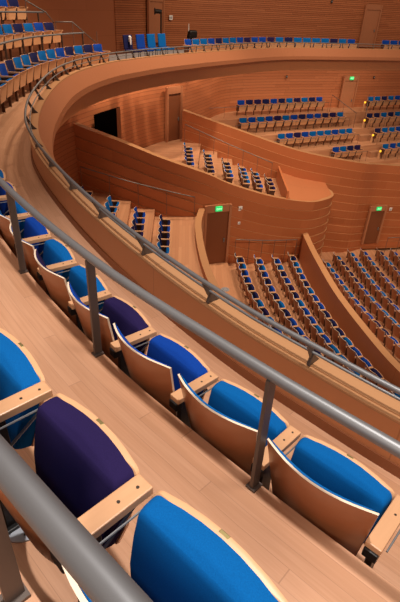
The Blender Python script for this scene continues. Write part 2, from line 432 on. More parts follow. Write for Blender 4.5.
ME['shell'] = mesh('back_shell', shell_bm(), [M['shell'], M['edge']])
ME['shellfar'] = ME['shell']
ME['ply'] = mesh('seat_ply', extr([(x * 1.03, h * 1.012) for x, h in OUT], -.014, .0, .0, 1), [M['seatwood']])
for c in ('azure', 'royal', 'navy', 'purple'):
    ME['pad_' + c] = mesh('back_cushion_' + c, backpad_bm(), [M[c]])
    ME['seat_' + c] = mesh('seat_cushion_' + c, extr(OUT, 0, .075, .016, 5), [M[c]])
bm = bmesh.new(); box(bm, (0, -.15, .6), (.068, .30, .034), bev=.004); 
ME['arm'] = mesh('armrest', bm, [M['arm']], False)
bm = bmesh.new()
for y in (-.035, -.105): disc(bm, (.004, y, .6175), .0055, .002, 8)
ME['screw'] = mesh('arm_screws', bm, [M['screw']], False)
bm = bmesh.new(); box(bm, (0, -.22, .30), (.03, .09, .56), bev=.004); box(bm, (0, -.20, .012), (.07, .24, .024), bev=.004); box(bm, (0, -.285, .56), (.06, .05, .05), bev=.004)
ME['upright'] = mesh('upright', bm, [M['black']], False)
bm = bmesh.new(); tube(bm, [(-.02, -.03, .50), (-.02, -.17, .40), (-.02, -.2, .36)], .006, 6); tube(bm, [(.045, -.03, .57), (.045, -.25, .57)], .004, 6)
ME['rod'] = mesh('rod', bm, [M['rail']])
bm = bmesh.new(); box(bm, (0, -.16, .42), (.024, .22, .32), bev=.004); box(bm, (0, -.16, .14), (.03, .06, .28))
ME['side'] = mesh('side_panel', bm, [M['sidebrown']], False)
bm = bmesh.new(); box(bm, (0, .0, .0), (.034, .014, .006), bev=.002)
ME['plate'] = mesh('number_plate', bm, [M['brass']], False)
def addpart(name, me, parent, loc=(0, 0, 0)):
    o = bpy.data.objects.new(name, me); C.objects.link(o); o.parent = parent; o.location = loc; return o
def make_chair(seatc, backc, near, wood_back='shell', end=False):
    t = bpy.data.objects.new('auditorium_seat', None); C.objects.link(t); t.empty_display_size = .1
    addpart('back_shell', ME[wood_back], t); addpart('back_cushion', ME['pad_' + backc], t)
    st = addpart('seat_cushion', ME['seat_' + seatc], t); addpart('seat_shell', ME['ply'], st)
    a = addpart('armrest', ME['arm'], t, (.28, 0, 0))
    if near:
        addpart('number_plate', ME['plate'], st, seat_pt(0, .347, -.007)); addpart('screw_pair', ME['screw'], a); addpart('upright', ME['upright'], t, (.28, 0, 0)); addpart('link_rod', ME['rod'], t, (.28, 0, 0))
    else:
        addpart('side_panel', ME['side'], t, (.28, 0, 0))
    if end:
        addpart('armrest', ME['arm'], t, (-.28, 0, 0)); addpart('side_panel', ME['side'], t, (-.28, 0, 0))
    return t
def copytree(o, parent=None):
    c = o.copy(); C.objects.link(c)
    if parent: c.parent = parent
    for ch in o.children: copytree(ch, c)
    return c
PROTO = {}; USED = set()
def chair(x, y, z, fx, fy, seatc, backc, near, label, group, wood_back='shell', end=False):
    k = (seatc, backc, near, wood_back, end)
    if k not in PROTO: PROTO[k] = make_chair(*k); o = PROTO[k]
    else: o = copytree(PROTO[k])
    o.location = (x, y, z); o.rotation_euler = (0, 0, math.atan2(-fx, fy))
    o['label'] = label; o['category'] = 'seat'; o['group'] = group
    return o
ORD = 'first second third fourth fifth sixth seventh eighth ninth tenth eleventh twelfth thirteenth fourteenth fifteenth sixteenth seventeenth eighteenth nineteenth twentieth twenty-first twenty-second twenty-third twenty-fourth twenty-fifth twenty-sixth twenty-seventh twenty-eighth twenty-ninth thirtieth thirty-first thirty-second thirty-third thirty-fourth'.split()
CN = {'azure': 'bright blue', 'royal': 'royal blue', 'navy': 'dark navy', 'purple': 'dark purple'}
def pick(): return random.choices(['azure', 'royal', 'navy', 'purple'], [.32, .36, .24, .08])[0]
NCH = {}
def seat_row(P, z, face, phrase, group, start=0.0, end=None, near=False, step=.56, colors=None, test=None, wood_back='shellfar', reverse=False, both=True, fmt='{c} tip-up seat, {o} {p}'):
    """seats with their arm fronts on polyline P; face = +1 looks left of travel, -1 right; z may be a function of arc length"""
    L = arclen(P)[-1] if end is None else end
    n = int((L - start) / step + 1e-6); lst = []
    for k in range(n):
        a, b = at(P, start + k * step), at(P, start + (k + 1) * step)
        c = (a + b) / 2; d = (b - a)[:2]; d /= np.linalg.norm(d)
        f = np.array([-d[1], d[0]]) * face
        zz = z + (c[2] if len(c) > 2 else 0)
        if seen(c[0], c[1], zz + .6) is None: continue
        if test and not test(c[0], c[1], zz, f): continue
        lst.append((c, f, zz, (k == 0 and face > 0) or (k == n - 1 and face < 0)))
    if reverse: lst = lst[::-1]
    for i, (c, f, zz, en) in enumerate(lst):
        col = colors[i] if colors and i < len(colors) else pick()
        sc_, bc = col if isinstance(col, tuple) else (col, col)
        lab = fmt.format(c=CN[sc_], o=ORD[i], p=phrase)
        o = chair(c[0], c[1], zz, f[0], f[1], sc_, bc, near, lab, group, wood_back, en)
        NCH[group] = NCH.get(group, 0) + 1
    # closing armrest at the open end of the row: belongs to the seat that ends it
    return lst

# --- front row of the balcony, near part, then all along the left curve
armA = off(GF, .695); sA = nearest_s(armA, .51, 1.68)
LA = arclen(armA)
near_end = nearest_s(armA, -3.15, 7.0)
st = sA % .56
colsA = None
lst = []
seat_row(sub(armA, 0, near_end), 0, -1, 'from the right in the near balcony front row', 'seats in the near front row of the balcony', start=sA - .56 * 2, near=True, wood_back='shell',
         colors=['azure', 'azure', 'royal', ('purple', 'royal'), ('azure', 'purple'), ('azure', 'azure'), ('royal', 'azure'), ('azure', 'azure'), 'royal', 'azure', 'azure'],
         fmt='{c} tip-up seat, {o} {p}')
pU = armA[LA >= nearest_s(armA, -3.75, 8.4)]
eU1 = nearest_s(pU, -3.45, 17.75)
seat_row(pU[::-1], 0, 1, 'from the aisle, left balcony front row', 'seats in the left balcony front row', start=arclen(pU)[-1] - eU1, step=.56,
         colors=['royal', 'navy', 'azure', 'navy', 'royal', 'azure', 'azure', 'navy', 'azure', 'azure', 'navy', 'royal', 'azure'])
armB = off(G2, 1.70); LB = arclen(armB)
pB = armB[LB >= nearest_s(armB, -4.6, 8.5)]; eU2 = nearest_s(pB, -4.78, 17.05)
seat_row(pB[::-1], 0, 1, 'from the aisle, left balcony second row', 'seats in the second left balcony row', start=arclen(pB)[-1] - eU2, colors=['navy', 'royal', 'azure', 'navy', 'azure', 'azure', 'royal'])
armC = off(G3, 2.77); LC = arclen(armC)
pC = armC[LC >= nearest_s(armC, -5.8, 8.5)]; eU3 = nearest_s(pC, -5.82, 17.2)
seat_row(pC[::-1], 0, 1, 'from the aisle, left balcony topmost row', 'seats in the topmost left balcony row', start=arclen(pC)[-1] - eU3, colors=['navy', 'royal'])
# --- second row by the camera (three seats behind the thick handrail)
sB = nearest_s(armB, -.13, .91)
for k, (sc_, bc, lab) in enumerate([('azure', 'azure', 'bright blue tip-up seat at the bottom edge, right of the two-screw armrest'),
                                    ('purple', 'azure', 'large dark purple tip-up seat with pale wood rim beside the armrest'),
                                    ('azure', 'purple', 'bright blue tip-up seat at the left edge beyond the large purple one')]):
    a, b = at(armB, sB + (k - 1) * .56), at(armB, sB + k * .56); c = (a + b) / 2; d = (b - a)[:2]; d /= np.linalg.norm(d); f = np.array([d[1], -d[0]])
    chair(c[0], c[1], H1, f[0], f[1], sc_, bc, True, lab, 'seats in the row in front of the thick handrail')
# --- far side of the balcony
pF = armA[LA >= nearest_s(armA, -1.1, 22.2)]
seat_row(pF, 0, -1, 'from the left, long far balcony row', 'seats across the far balcony', start=.2, end=nearest_s(pF, 8.1, 29.65), step=.56)
pF2 = armA[LA >= nearest_s(armA, 9.4, 30.15)]
seat_row(pF2, 0, -1, 'from the left, far balcony right of door', 'seats on the far balcony right of the door', start=.0, step=.56)

# ------------------------------------------------------------------ lower hall
LEDGE = [(-40, 120), (60, 187), (92, 213), (140, 246), (197, 289), (230, 306), (292, 341), (320, 358), (400, 402), (440, 424)]
W1P = [(-6.4, 17.9), (-5.2, 17.7), (-4.6, 17.6), (-3, 17.45), (-1.7, 17.5), (-.6, 17.62), (.2, 17.85), (1.0, 18.15), (2.8, 19.0), (4.53, 20.14), (5.5, 21.05), (6.0, 21.9), (6.05, 22.8), (5.6, 23.6)]
W1Z = [-1.1, -1.4, -1.58, -2.05, -2.52, -2.88, -3.2, -3.6, -4.3, -4.84, -5.0, -5.09, -5.14, -5.2]
W1 = cr([(x, y, z) for (x, y), z in zip(W1P, W1Z)], .2)
o = boardwall('wall_middle_tier', W1[:, :2], np.full(len(W1), -9.3), W1[:, 2], .28, M['board'], .43, .055, M['ledge']); struct(o)
W2P = [(-1.32, 25.2), (-1.3, 24.0), (1.5, 23.6), (4.5, 23.5), (7.6, 24.1), (9.07, 25.0), (10.8, 25.4), (14, 26.4), (18, 28)]
W2Z = [-1.95, -2.04, -2.76, -3.54, -4.10, -4.38, -4.52, -4.8, -5.1]
W2 = cr([(x, y, z) for (x, y), z in zip(W2P[1:], W2Z[1:])], .25)
o = boardwall('wall_rear_tier', W2[:, :2], np.full(len(W2), -9.3), W2[:, 2], .3, M['board'], .43, .045, M['ledge']); struct(o)

def block(name, lines, zs, th, mat):
    """terraced floor: tread k between lines k and k+1"""
    bm = bmesh.new()
    n = max(len(l) for l in lines)
    L = []
    for l in lines:
        a = arclen(l); q = np.linspace(0, a[-1], 40); L.append(np.stack([np.interp(q, a, l[:, j]) for j in (0, 1)], 1))
    for k, z in enumerate(zs): slab(bm, L[k], L[k + 1], z, th)
    return struct(obj(name, bm, mat))
def ln(*pts): return cr(pts, .25)
LOW = lambda x, y, z, f: (lambda p: p is not None and p[1] < np.interp(p[0], [q[0] for q in LEDGE], [q[1] for q in LEDGE]) + 10)(seen(x, y, z + .68, 60))
# left lower block
lrows = [ln((-3.95, 15.95), (-3.9, 14.6), (-3.8, 12.5)), ln((-2.97, 15.7), (-2.9, 14.3), (-2.75, 12)), ln((-2.07, 15.6), (-1.93, 14.0), (-1.75, 11.5)), ln((-1.21, 15.75), (-1.04, 13.2), (-.85, 10.8))]
lz = [-4.0, -4.2, -4.5, -4.8]
def ext(l, dx, y1=19.0, y0=6.5):
    """row line shifted sideways and run on in both directions"""
    d0 = (l[0] - l[3])[:2]; d0 /= np.linalg.norm(d0); d1 = (l[-1] - l[-4])[:2]; d1 /= np.linalg.norm(d1)
    P = np.vstack([l[0][:2] + d0 * (y1 - l[0][1]) / max(.3, abs(d0[1])), l[:, :2], l[-1][:2] + d1 * 4.0]); P = P.copy(); P[:, 0] += dx; return P
D2C = [(.07, 18.1), (-.09, 16.62), (-.05, 15.45), (.1, 14.1), (.3, 12.9), (.62, 11.6), (1.1, 10), (1.8, 8.6)]
D2 = ln(*D2C)
left_edge = np.array([(-7.0, 19.0), (-7.0, 13), (-6.5, 6)])
block('floor_left_block', [left_edge, ext(lrows[0], -.62), ext(lrows[1], -.62), ext(lrows[2], -.62), ext(lrows[3], -.62), np.vstack([[(-.1, 19.0)], D2[:, :2]])], [-3.95] + lz, .7, M['floor_low'])
for i, l in enumerate(lrows):
    nm = ['from the wall, lower left block leftmost row', 'from the wall, lower left block second row', 'from the wall, lower left block third row', 'from the wall, lower left block rightmost row'][i]
    seat_row(l, lz[i], 1, nm, 'seats in the lower left block', step=.545, test=LOW, colors=[['navy', 'royal'], ['azure', 'azure', 'royal'], ['royal', 'royal', 'navy', 'purple'], ['navy', 'royal', 'navy', 'navy', 'azure', 'royal']][i], wood_back='shell')
# D2 retaining wall between left and centre blocks
zt2 = np.interp(D2[:, 1], [8, 12, 18], [-4.75, -4.6, -4.45])
o = boardwall('wall_aisle_left', D2[:, :2][::-1], np.full(len(D2), -7.6), zt2[::-1], .24, M['smooth'], 9, 0, M['ledge']); struct(o)
# centre block
r4 = ln((4.10, 19.15), (4.31, 16.74), (4.7, 14.55), (5.22, 12.47), (5.86, 10.66), (6.4, 9.4))
rr = [ln((1.66, 17.76), (1.93, 15.5), (2.3, 13.84), (2.85, 12.0), (3.5, 10.4)), ln((2.48, 18.0), (2.74, 15.72), (3.09, 14.06), (3.6, 12.3), (4.3, 10.5)), ln((3.28, 18.4), (3.5, 16.5), (3.86, 14.5), (4.35, 12.5), (5.0, 10.7)), r4]
rz = [-7.12, -7.27, -7.42, -7.62]
D1 = ln((4.5, 20.2), (4.6, 18.26), (4.84, 15.68), (5.08, 14.2), (5.42, 12.66), (5.8, 11.2), (6.4, 9.6), (7.1, 8.2))
block('floor_centre_block', [np.vstack([[(-.1, 19.6)], D2[:, :2]]), ext(rr[0], -.55, 21), ext(rr[1], -.55, 21), ext(rr[2], -.55, 21), ext(rr[3], -.55, 21), np.vstack([[(4.6, 21.5)], D1[:, :2]])], [-6.95] + rz, .7, M['floor_low'])
for i, l in enumerate(rr):
    seat_row(l, rz[i], 1, 'from the wall, lower centre block %s row' % ['leftmost', 'second', 'third', 'rightmost'][i], 'seats in the lower centre block', step=.55, test=LOW, wood_back='shell')
zt1 = np.interp(D1[:, 1], [8, 12, 20], [-6.5, -6.5, -6.35])
o = boardwall('wall_aisle_right', D1[:, :2][::-1], np.full(len(D1), -9.6), zt1[::-1], .26, M['smooth'], 9, 0, M['ledge'], side=1); struct(o)
# right block
Rr = [ln((6.28, 21.28), (6.51, 19.64), (6.88, 17.5), (7.31, 15.95), (7.63, 14.9), (8.2, 13.3)), ln((7.04, 22.3), (7.26, 20.7), (7.51, 18.98), (7.86, 17.3), (8.4, 15.4)), ln((7.96, 22.98), (8.19, 20.1), (8.58, 17.86), (9.1, 15.8)),
      ln((8.78, 23.4), (8.95, 21.19), (9.25, 19.2), (9.8, 17)), ln((9.76, 23.75), (9.9, 22.3), (10.15, 20), (10.6, 18)), ln((10.62, 24.0), (10.8, 22), (11.1, 20))]
Rz = [-8.92, -9.02, -9.12, -9.22, -9.32, -9.42]
block('floor_right_block', [np.vstack([[(4.6, 26)], D1[:, :2]])] + [ext(l, -.55, 27) for l in Rr] + [np.array([(16, 27.), (17, 20), (18, 8)])], [-8.85] + Rz, .7, M['floor_low'])
for i, l in enumerate(Rr):
    seat_row(l, Rz[i], 1, 'from the wall, lower right block %s row' % ['first', 'second', 'third', 'fourth', 'fifth', 'sixth'][i], 'seats in the lower right block', step=.565, wood_back='shell')
# middle tier
mr = [ln((-.7, 20.72), (-.59, 19.3), (-.49, 17.95)), ln((.13, 20.9), (.21, 19.6), (.31, 18.15)), ln((.95, 20.9), (1.02, 19.7), (1.1, 18.5)), ln((1.69, 21.2), (1.75, 20.2), (1.80, 18.95)), ln((2.31, 21.45), (2.34, 20.5), (2.38, 19.2)), ln((2.95, 21.5), (2.97, 20.9), (3.0, 19.85))]
mz = [-3.52, -3.82, -4.12, -4.42, -4.67, -4.92]
bm = bmesh.new()
xs = [-5.6, -1.2, -.38, .45, 1.2, 1.82, 2.45, 3.5]
for k, z in enumerate([-3.5] + mz):
    x0, x1 = xs[k], xs[k + 1]; q = np.linspace(x0, x1, 6 if k else 20)
    A = np.stack([q, np.interp(q, W1[:40 * 2, 0], W1[:80, 1]) + .12], 1)
    top = np.where(q < -1.25, np.interp(q, [-5.6, -4.49, -3.87, -2.14, -1.25], [17.6, 18.8, 20.6, 24.0, 24.8]) + .1, np.interp(q, W2[:, 0], W2[:, 1]) + .1)
    slab(bm, A, np.stack([q, top], 1), z, .5)
struct(obj('floor_middle_tier', bm, M['floor_low']))
for i, l in enumerate(mr):
    seat_row(l, mz[i], 1, 'from the back, middle tier %s row' % ['leftmost', 'second', 'third', 'fourth', 'fifth', 'rightmost'][i], 'seats on the middle tier', step=.54, wood_back='shell')
# nose of the middle tier: flat shelf and low end wall
bm = bmesh.new()
kk = W1[:, 0] > 3.4; E1 = W1[kk]; 
q = np.linspace(3.45, 6.0, 14); A = np.stack([q, np.interp(q, E1[:np.argmax(E1[:, 0]) + 1, 0], E1[:np.argmax(E1[:, 0]) + 1, 1]) + .1], 1); Bq = np.stack([q, np.interp(q, W2[:, 0], W2[:, 1]) + .1], 1)
us = arclen(A); zA = np.interp(q, E1[:, 0][:20], E1[:, 2][:20])
zA = np.interp(q, [3.45, 4.53, 5.5, 6.0], [-4.55, -4.86, -5.02, -5.1])
grid(bm, [[(p[0], p[1], z) for p, z in zip(A, zA)], [(p[0], p[1], z + .02) for p, z in zip(Bq, zA)]], us, [us * 0, us * 0 + 2])
grid(bm, [[(p[0], p[1], z - .3) for p, z in zip(A, zA)], [(p[0], p[1], z - .3) for p, z in zip(Bq, zA)]], us, [us * 0, us * 0 + 2])
struct(obj('trim_3', bm, M['smooth']))
bm = bmesh.new(); box(bm, (3.47, 21.3, -4.75), (.09, 3.6, 1.1)); struct(obj('wall_tier_end', bm, M['board']))

# far tier: rows facing the camera
d = np.array([.882, .471]); nrm = np.array([.471, -.882])
frows = [((1.65, 29.28), 11, .575), ((1.76, 27.88), 13, .59), ((4.02, 27.69), 10, .56), ((7.35, 28.07), 4, .55)]
grows = [((10.29, 33.18), 5, .6), ((9.88, 31.32), 6, .6), ((10.34, 30.57), 5, .6), ((10.67, 29.47), 5, .6)]
fz = [-3.19, -3.89, -4.60, -5.27]
bm = bmesh.new()
bound = []
base = np.array([1.65, 29.28])
offs = [-.55]
for k in range(4):
    f0 = np.array(frows[k][0]); 
    offs.append((f0 - base) @ nrm)
cuts = [-3.5, (offs[1] + offs[2]) / 2 + .1, (offs[2] + offs[3]) / 2 + .1, (offs[3] + offs[4]) / 2 + .1, offs[4] + .6, offs[4] + 6]
for k, z in enumerate(fz + [-5.5]):
    t = np.linspace(-3.6 if k < 2 else -4.8, 22, 90)
    A = np.array([base + d * q + nrm * cuts[k] for q in t]); Bf = np.array([base + d * q + nrm * cuts[k + 1] for q in t])
    lim = np.interp(Bf[:, 0], W2[:, 0], W2[:, 1]) + .1
    for q in range(len(t)):       # stop at the tier wall
        while Bf[q, 1] < np.interp(Bf[q, 0], W2[:, 0], W2[:, 1]) + .1 and (Bf[q] - A[q]) @ nrm > .05: Bf[q] -= nrm * .05
    slab(bm, A, Bf, z, .7)
fl = obj('floor_far_tier', bm, M['floor_low']); struct(fl)
for i, ((x, y), n, stp) in enumerate(frows):
    P = np.array([(x + d[0] * q, y + d[1] * q) for q in np.linspace(0, n * stp + .01, 8)])
    seat_row(P, fz[i], -1, 'from the left, far tier %s row' % ['back', 'second', 'third', 'front'][i], 'seats on the far tier left of the stairs', step=stp,
             colors=[['royal', 'navy', 'purple', 'navy', 'royal', 'navy', 'azure', 'purple', 'azure', 'navy', 'royal'], ['azure', 'royal', 'azure', 'royal', 'purple', 'azure', 'royal', 'navy', 'royal', 'royal', 'navy', 'purple', 'azure'], ['azure', 'royal', 'purple', 'royal', 'azure', 'azure', 'azure', 'royal', 'azure', 'azure'], ['royal', 'azure', 'navy', 'purple']][i])
for i, ((x, y), n, stp) in enumerate(grows):
    P = np.array([(x + d[0] * q, y + d[1] * q) for q in np.linspace(0, n * stp + .01, 8)])
    seat_row(P, fz[i], -1, 'right of the stairs, far tier %s row' % ['back', 'second', 'third', 'front'][i], 'seats on the far tier right of the stairs', step=stp,
             colors=[['azure', 'azure', 'navy', 'azure'], ['navy', 'navy', 'azure', 'navy'], ['navy', 'azure', 'azure', 'royal'], ['azure', 'royal', 'azure']][i])
# stairs between the two far blocks
bm = bmesh.new()
for k in range(4):
    f0 = np.array([(7.9, 32.0), (9.15, 31.3), (9.55, 30.3), (9.85, 29.1)][k]); zt = [fz[0], fz[1], fz[2], fz[3]][k]
    if k < 3:
        znext = [fz[1], fz[2], fz[3]][k]
        c = base + d * ((f0 - base) @ d + .55) + nrm * (cuts[k + 1] + .17)
        box(bm, (c[0], c[1], (zt + znext) / 2 - .17 + .0), (1.0, .34, .34), math.atan2(d[1], d[0]))
struct(obj('trim_4', bm, M['floor_low']))

# ------------------------------------------------------------------ walls of the hall
def wallstrip(name, pts, zb, zt, mat, step=.5, side=-1):
    P = cr(pts, step); return struct(boardwall(name, P, np.full(len(P), zb), np.full(len(P), zt), .2, mat, 50, 0, None, side=side))
wallstrip('wall_far_lower', [(-5.3, 15), (-5.0, 17), (-4.49, 18.77), (-3.87, 20.57), (-3.05, 22.5), (-2.14, 23.93), (-1.31, 24.95), (-.3, 27.4), (1.0, 30.3), (4, 32.2), (6.9, 33.4), (9.07, 34.2), (12.5, 35.6), (16, 37), (20, 38.5)], -6.5, -.15, M['slatfine'])
wallstrip('wall_far_upper', [(-5.1, 28.2), (-4.2, 30.1), (-2.85, 32.3), (0, 34.2), (5, 35.7), (10.3, 36.9), (16, 38), (22, 39)], -.2, 9.5, M['slat'])
wallstrip('wall_left', [(-10.4, 6), (-10.2, 12), (-9.7, 17), (-8.6, 20), (-7.0, 24.5), (-5.0, 28.5)], -.2, 9.5, M['smooth'])
# doors
def door(name, x, y, zf, w, h, ang, leafmat, header=True, sign=None, lab=None):
    """ang: direction of the wall in plan; the leaf faces the hall"""
    r = empty(name, (x, y, zf), ang); r['kind'] = 'structure'
    bm = bmesh.new(); box(bm, (0, -.03, h / 2), (w, .05, h)); obj('door_leaf', bm, leafmat, r)
    bm = bmesh.new()
    for sx in (-1, 1): box(bm, (sx * (w / 2 + .05), -.06, (h + .3) / 2), (.1, .14, h + .3))
    box(bm, (0, -.05, h + .16), (w, .1, .3)); obj('door_frame', bm, M['trimwood'], r)
    bm = bmesh.new(); box(bm, (w * .36, -.08, h * .46), (.05, .06, .16), bev=.008); obj('door_handle', bm, M['rail'], r)
    if sign:
        s = empty('exit_sign', (x, y, zf), ang); tag(s, lab, 'sign')
        bm = bmesh.new(); box(bm, (0, -.14, h + .17), (.28, .07, .19), bev=.008); obj('sign_box', bm, M['green'], s)
        cu = bpy.data.curves.new('letters', 'FONT'); cu.body = 'EXIT'; cu.size = .115; cu.align_x = 'CENTER'; cu.align_y = 'CENTER'; cu.extrude = .003
        t = bpy.data.objects.new('letters', cu); C.objects.link(t); dg = bpy.context.evaluated_depsgraph_get(); me = bpy.data.meshes.new_from_object(t.evaluated_get(dg))
        bpy.data.objects.remove(t); o = link('letters', me, M['letter'], s); o.rotation_euler = (math.pi / 2, 0, 0); o.location = (0, -.18, h + .17)
    return r
door('door_1', .50, 17.9, -6.95, .95, 2.3, math.atan2(.33, .8), M['door'], sign=True, lab='green lit exit sign above the door in the curved middle tier wall')
door('door_2', -1.78, 24.15, -3.5, .85, 2.15, math.atan2(1.0, .82), M['door'])
door('door_3', 9.45, 25.0, -8.85, .85, 1.95, math.atan2(.35, 1.2), M['door'], sign=True, lab='green lit exit sign above the door right of the curved wall end')
door('door_4', 9.0, 34.05, -3.75, .95, 2.2, math.atan2(.37, 1.0), M['trimwood'], sign=True, lab='small green exit sign above the door at the top of the far stairs')
door('door_5', -3.4, 31.3, .25, 1.25, 2.0, math.atan2(2.2, 1.35), M['trimwood'])
door('door_6', 10.3, 36.8, .25, 1.0, 2.15, math.atan2(.24, 1.0), M['trimwood'])
# opening under the balcony on the left, its darkness painted on a black panel
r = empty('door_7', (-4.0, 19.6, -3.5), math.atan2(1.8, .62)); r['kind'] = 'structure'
bm = bmesh.new(); box(bm, (0, .02, 1.05), (1.9, .08, 2.1)); obj('painted_dark', bm, M['void'], r)
bm = bmesh.new(); box(bm, (.78, .0, 1.05), (.3, .06, 2.1)); obj('door_leaf', bm, M['door'], r)

# ------------------------------------------------------------------ tier railings
def railing(name, top, zb, label, posts, r=.017, bars=0, mat='railthin'):
    """top: (x,y,z) polyline; zb: floor z at each post"""
    rt = empty(name, (0, 0, 0)); tag(rt, label, 'railing')
    rail_line('top_rail', top, r, M[mat], rt)
    for x, y, z0, z1 in posts:
        bm = bmesh.new(); tube(bm, [(x, y, z0), (x, y, z1)], r * .8, 6); obj('post', bm, M['postlow'], rt)
    return rt
def rail_pts(P, zt, zb, nposts):
    a = arclen(P); q = np.linspace(0, a[-1], nposts); out = []
    for s in q:
        x, y = np.interp(s, a, P[:, 0]), np.interp(s, a, P[:, 1]); out.append((x, y, float(np.interp(s, [0, a[-1]], zb)), float(np.interp(s, [0, a[-1]], zt))))
    top = [(P[i, 0], P[i, 1], float(np.interp(a[i], [0, a[-1]], zt))) for i in range(len(P))]
    return top, out
P = off(W1[:, :2][(W1[:, 0] > -4.7) & (W1[:, 0] < -.45)], -.3)
t, p = rail_pts(P, (-2.95, -3.9), (-3.98, -4.8), 5); railing('aisle_railing', t, None, 'brown pipe railing along the curved wall above the lower left block', p)
P = off(W2[:, :2][(W2[:, 0] > -1.3) & (W2[:, 0] < 3.3)], -.6)
t, p = rail_pts(P, (-2.55, -4.0), (-3.5, -4.9), 7); railing('aisle_railing', t, None, 'brown pipe railing along the back of the middle tier seats', p)
P = off(W1[:, :2][(W1[:, 0] > 1.1) & (W1[:, 0] < 4.1)][:, :], -.3)
t, p = rail_pts(P, (-5.85, -6.4), (-6.95, -7.5), 6); railing('aisle_railing', t, None, 'brown pipe railing along the wall above the lower centre block', p)
P = np.array([(10.3, 24.6), (10.9, 24.75), (12.5, 25.2)])
t, p = rail_pts(P, (-8.3, -8.3), (-9.3, -9.3), 4); railing('aisle_railing', t, None, 'short pipe railing right of the lower right exit door', p)
for i in range(4):
    (x, y), n, stp = frows[i]
    ex = [2.6, .5, 1.0, .6][i]
    a0 = np.array([x, y]) - d * ex + nrm * .28; a1 = np.array([x, y]) + d * (n * stp + .05) + nrm * .28
    P = np.array([a0 + (a1 - a0) * q for q in np.linspace(0, 1, 6)])
    t, p = rail_pts(P, (fz[i] + .58, fz[i] + .58), (fz[i], fz[i]), 7)
    railing('row_railing', t, None, 'thin rail before the %s row of the far tier, left of the stairs' % ['back', 'second', 'third', 'front'][i], p, .012)
    (x, y), n, stp = grows[i]
    a0 = np.array([x, y]) - d * .1 + nrm * .28; a1 = np.array([x, y]) + d * (n * stp) + nrm * .28
    P = np.array([a0 + (a1 - a0) * q for q in np.linspace(0, 1, 6)])
    t, p = rail_pts(P, (fz[i] + .58, fz[i] + .58), (fz[i], fz[i]), 4)
    railing('row_railing', t, None, 'thin rail before the %s row of the far tier, right of the stairs' % ['back', 'second', 'third', 'front'][i], p, .012)
for x0, x1, lab in (((7.6, 32.3), (9.0, 31.2), 'sloping handrail descending left of the far exit door'), ((10.2, 33.3), (9.7, 31.6), 'sloping handrail descending right of the far exit door')):
    P = np.array([x0, x1]); t, p = rail_pts(P, (-2.2, -3.0), (-3.19, -3.89), 3); railing('stair_railing', t, None, lab, p, .016)
# stair rail at the ends of the left balcony rows
railing('stair_railing', [(-5.75, 16.3, 2.45), (-5.62, 16.42, 2.19), (-5.2, 16.94, 1.89), (-5.1, 17.3, 1.62)], None, 'upper brown stair handrail sloping down at the end of the topmost left rows', [(-5.62, 16.42, 1.1, 2.19), (-5.1, 17.3, .7, 1.62)], .018)
railing('stair_railing', [(-5.2, 17.83, 1.61), (-4.74, 18.19, 1.62), (-4.16, 18.97, .98)], None, 'lower brown stair handrail sloping down past the end of the left front row', [(-5.2, 17.83, .3, 1.61), (-4.74, 18.19, .3, 1.62), (-4.14, 19.1, .28, 1.33)], .018)

# ------------------------------------------------------------------ small things
for k, (x, y, z, lab) in enumerate([(9.95, 33.15, fz[0] + .55, 'back'), (9.6, 31.3, fz[1] + .5, 'second'), (10.1, 30.6, fz[2] + .5, 'third'), (10.4, 29.5, fz[3] + .5, 'front')]):
    t = empty('aisle_light', (x, y, z), math.atan2(d[1], d[0])); tag(t, 'small amber aisle light at the stair end of the %s row' % lab, 'light', 'amber aisle lights beside the far stairs')
    bm = bmesh.new(); box(bm, (0, -.05, -.02), (.11, .05, .10), bev=.01); obj('lamp_lens', bm, M['amber'], t)
    bm = bmesh.new(); box(bm, (0, .0, -.26), (.10, .06, .62), bev=.005); obj('end_panel', bm, M['seatwood'], t)
def plate(x, y, z, ang, lab, s=.14, mat='white', nm='wall_plate'):
    t = empty(nm, (x, y, z), ang); tag(t, lab, 'fixture')
    bm = bmesh.new(); box(bm, (0, -.03, 0), (s, .03, s * 1.1), bev=.006); obj('cover', bm, M[mat], t)
    bm = bmesh.new(); box(bm, (0, -.05, 0), (s * .4, .03, s * .5), bev=.004); obj('switch', bm, M['vent'], t)
plate(1.42, 18.33, -4.62, math.atan2(.42, .9), 'small white wall box upper right of the middle tier exit door', .17)
plate(1.42, 18.33, -5.25, math.atan2(.42, .9), 'small pale wall plate below the white box by the middle exit door', .11)
plate(10.25, 25.25, -6.85, math.atan2(.25, 1.0), 'small white wall box right of the lower right exit door', .16)
plate(-2.6, 32.4, 1.5, math.atan2(1.9, 2.85), 'small white switch plate right of the upper left door', .22)
for x, y, z, lab in ((7.4, 36.2, 2.75, 'small black fixture high on the far upper wall'),):
    plate(x, y, z, math.atan2(.4, 1.2), lab, .14, 'black', 'wall_fixture')
plate(4.6, 32.35, -1.3, math.atan2(.4, 1.0), 'small black fixture on the wall left of the far exit sign', .12, 'black', 'wall_fixture')
plate(10.7, 34.8, -1.35, math.atan2(.4, 1.0), 'small black fixture on the wall right of the far exit sign', .12, 'black', 'wall_fixture')
# floor air vents
def vent(x, y, z, r, lab):
    t = empty('floor_vent', (x, y, z)); tag(t, lab, 'vent')
    bm = bmesh.new(); disc(bm, (0, 0, .004), r, .008, 28); obj('vent_plate', bm, M['vent'], t)
    bm = bmesh.new()
    for k in range(10):
        a = 2 * math.pi * k / 10; box(bm, (math.cos(a) * r * .62, math.sin(a) * r * .62, .0085), (r * .4, r * .06, .002), a)
    obj('slots', bm, M['black'], t)
vent(-.675, 1.175, H1, .125, 'round grey slotted floor vent beneath the purple seat')
vent(.95, 15.75, -6.95, .16, 'upper of two grey floor vents left of the lower centre block')
vent(.95, 14.95, -6.95, .16, 'lower of two grey floor vents left of the lower centre block')
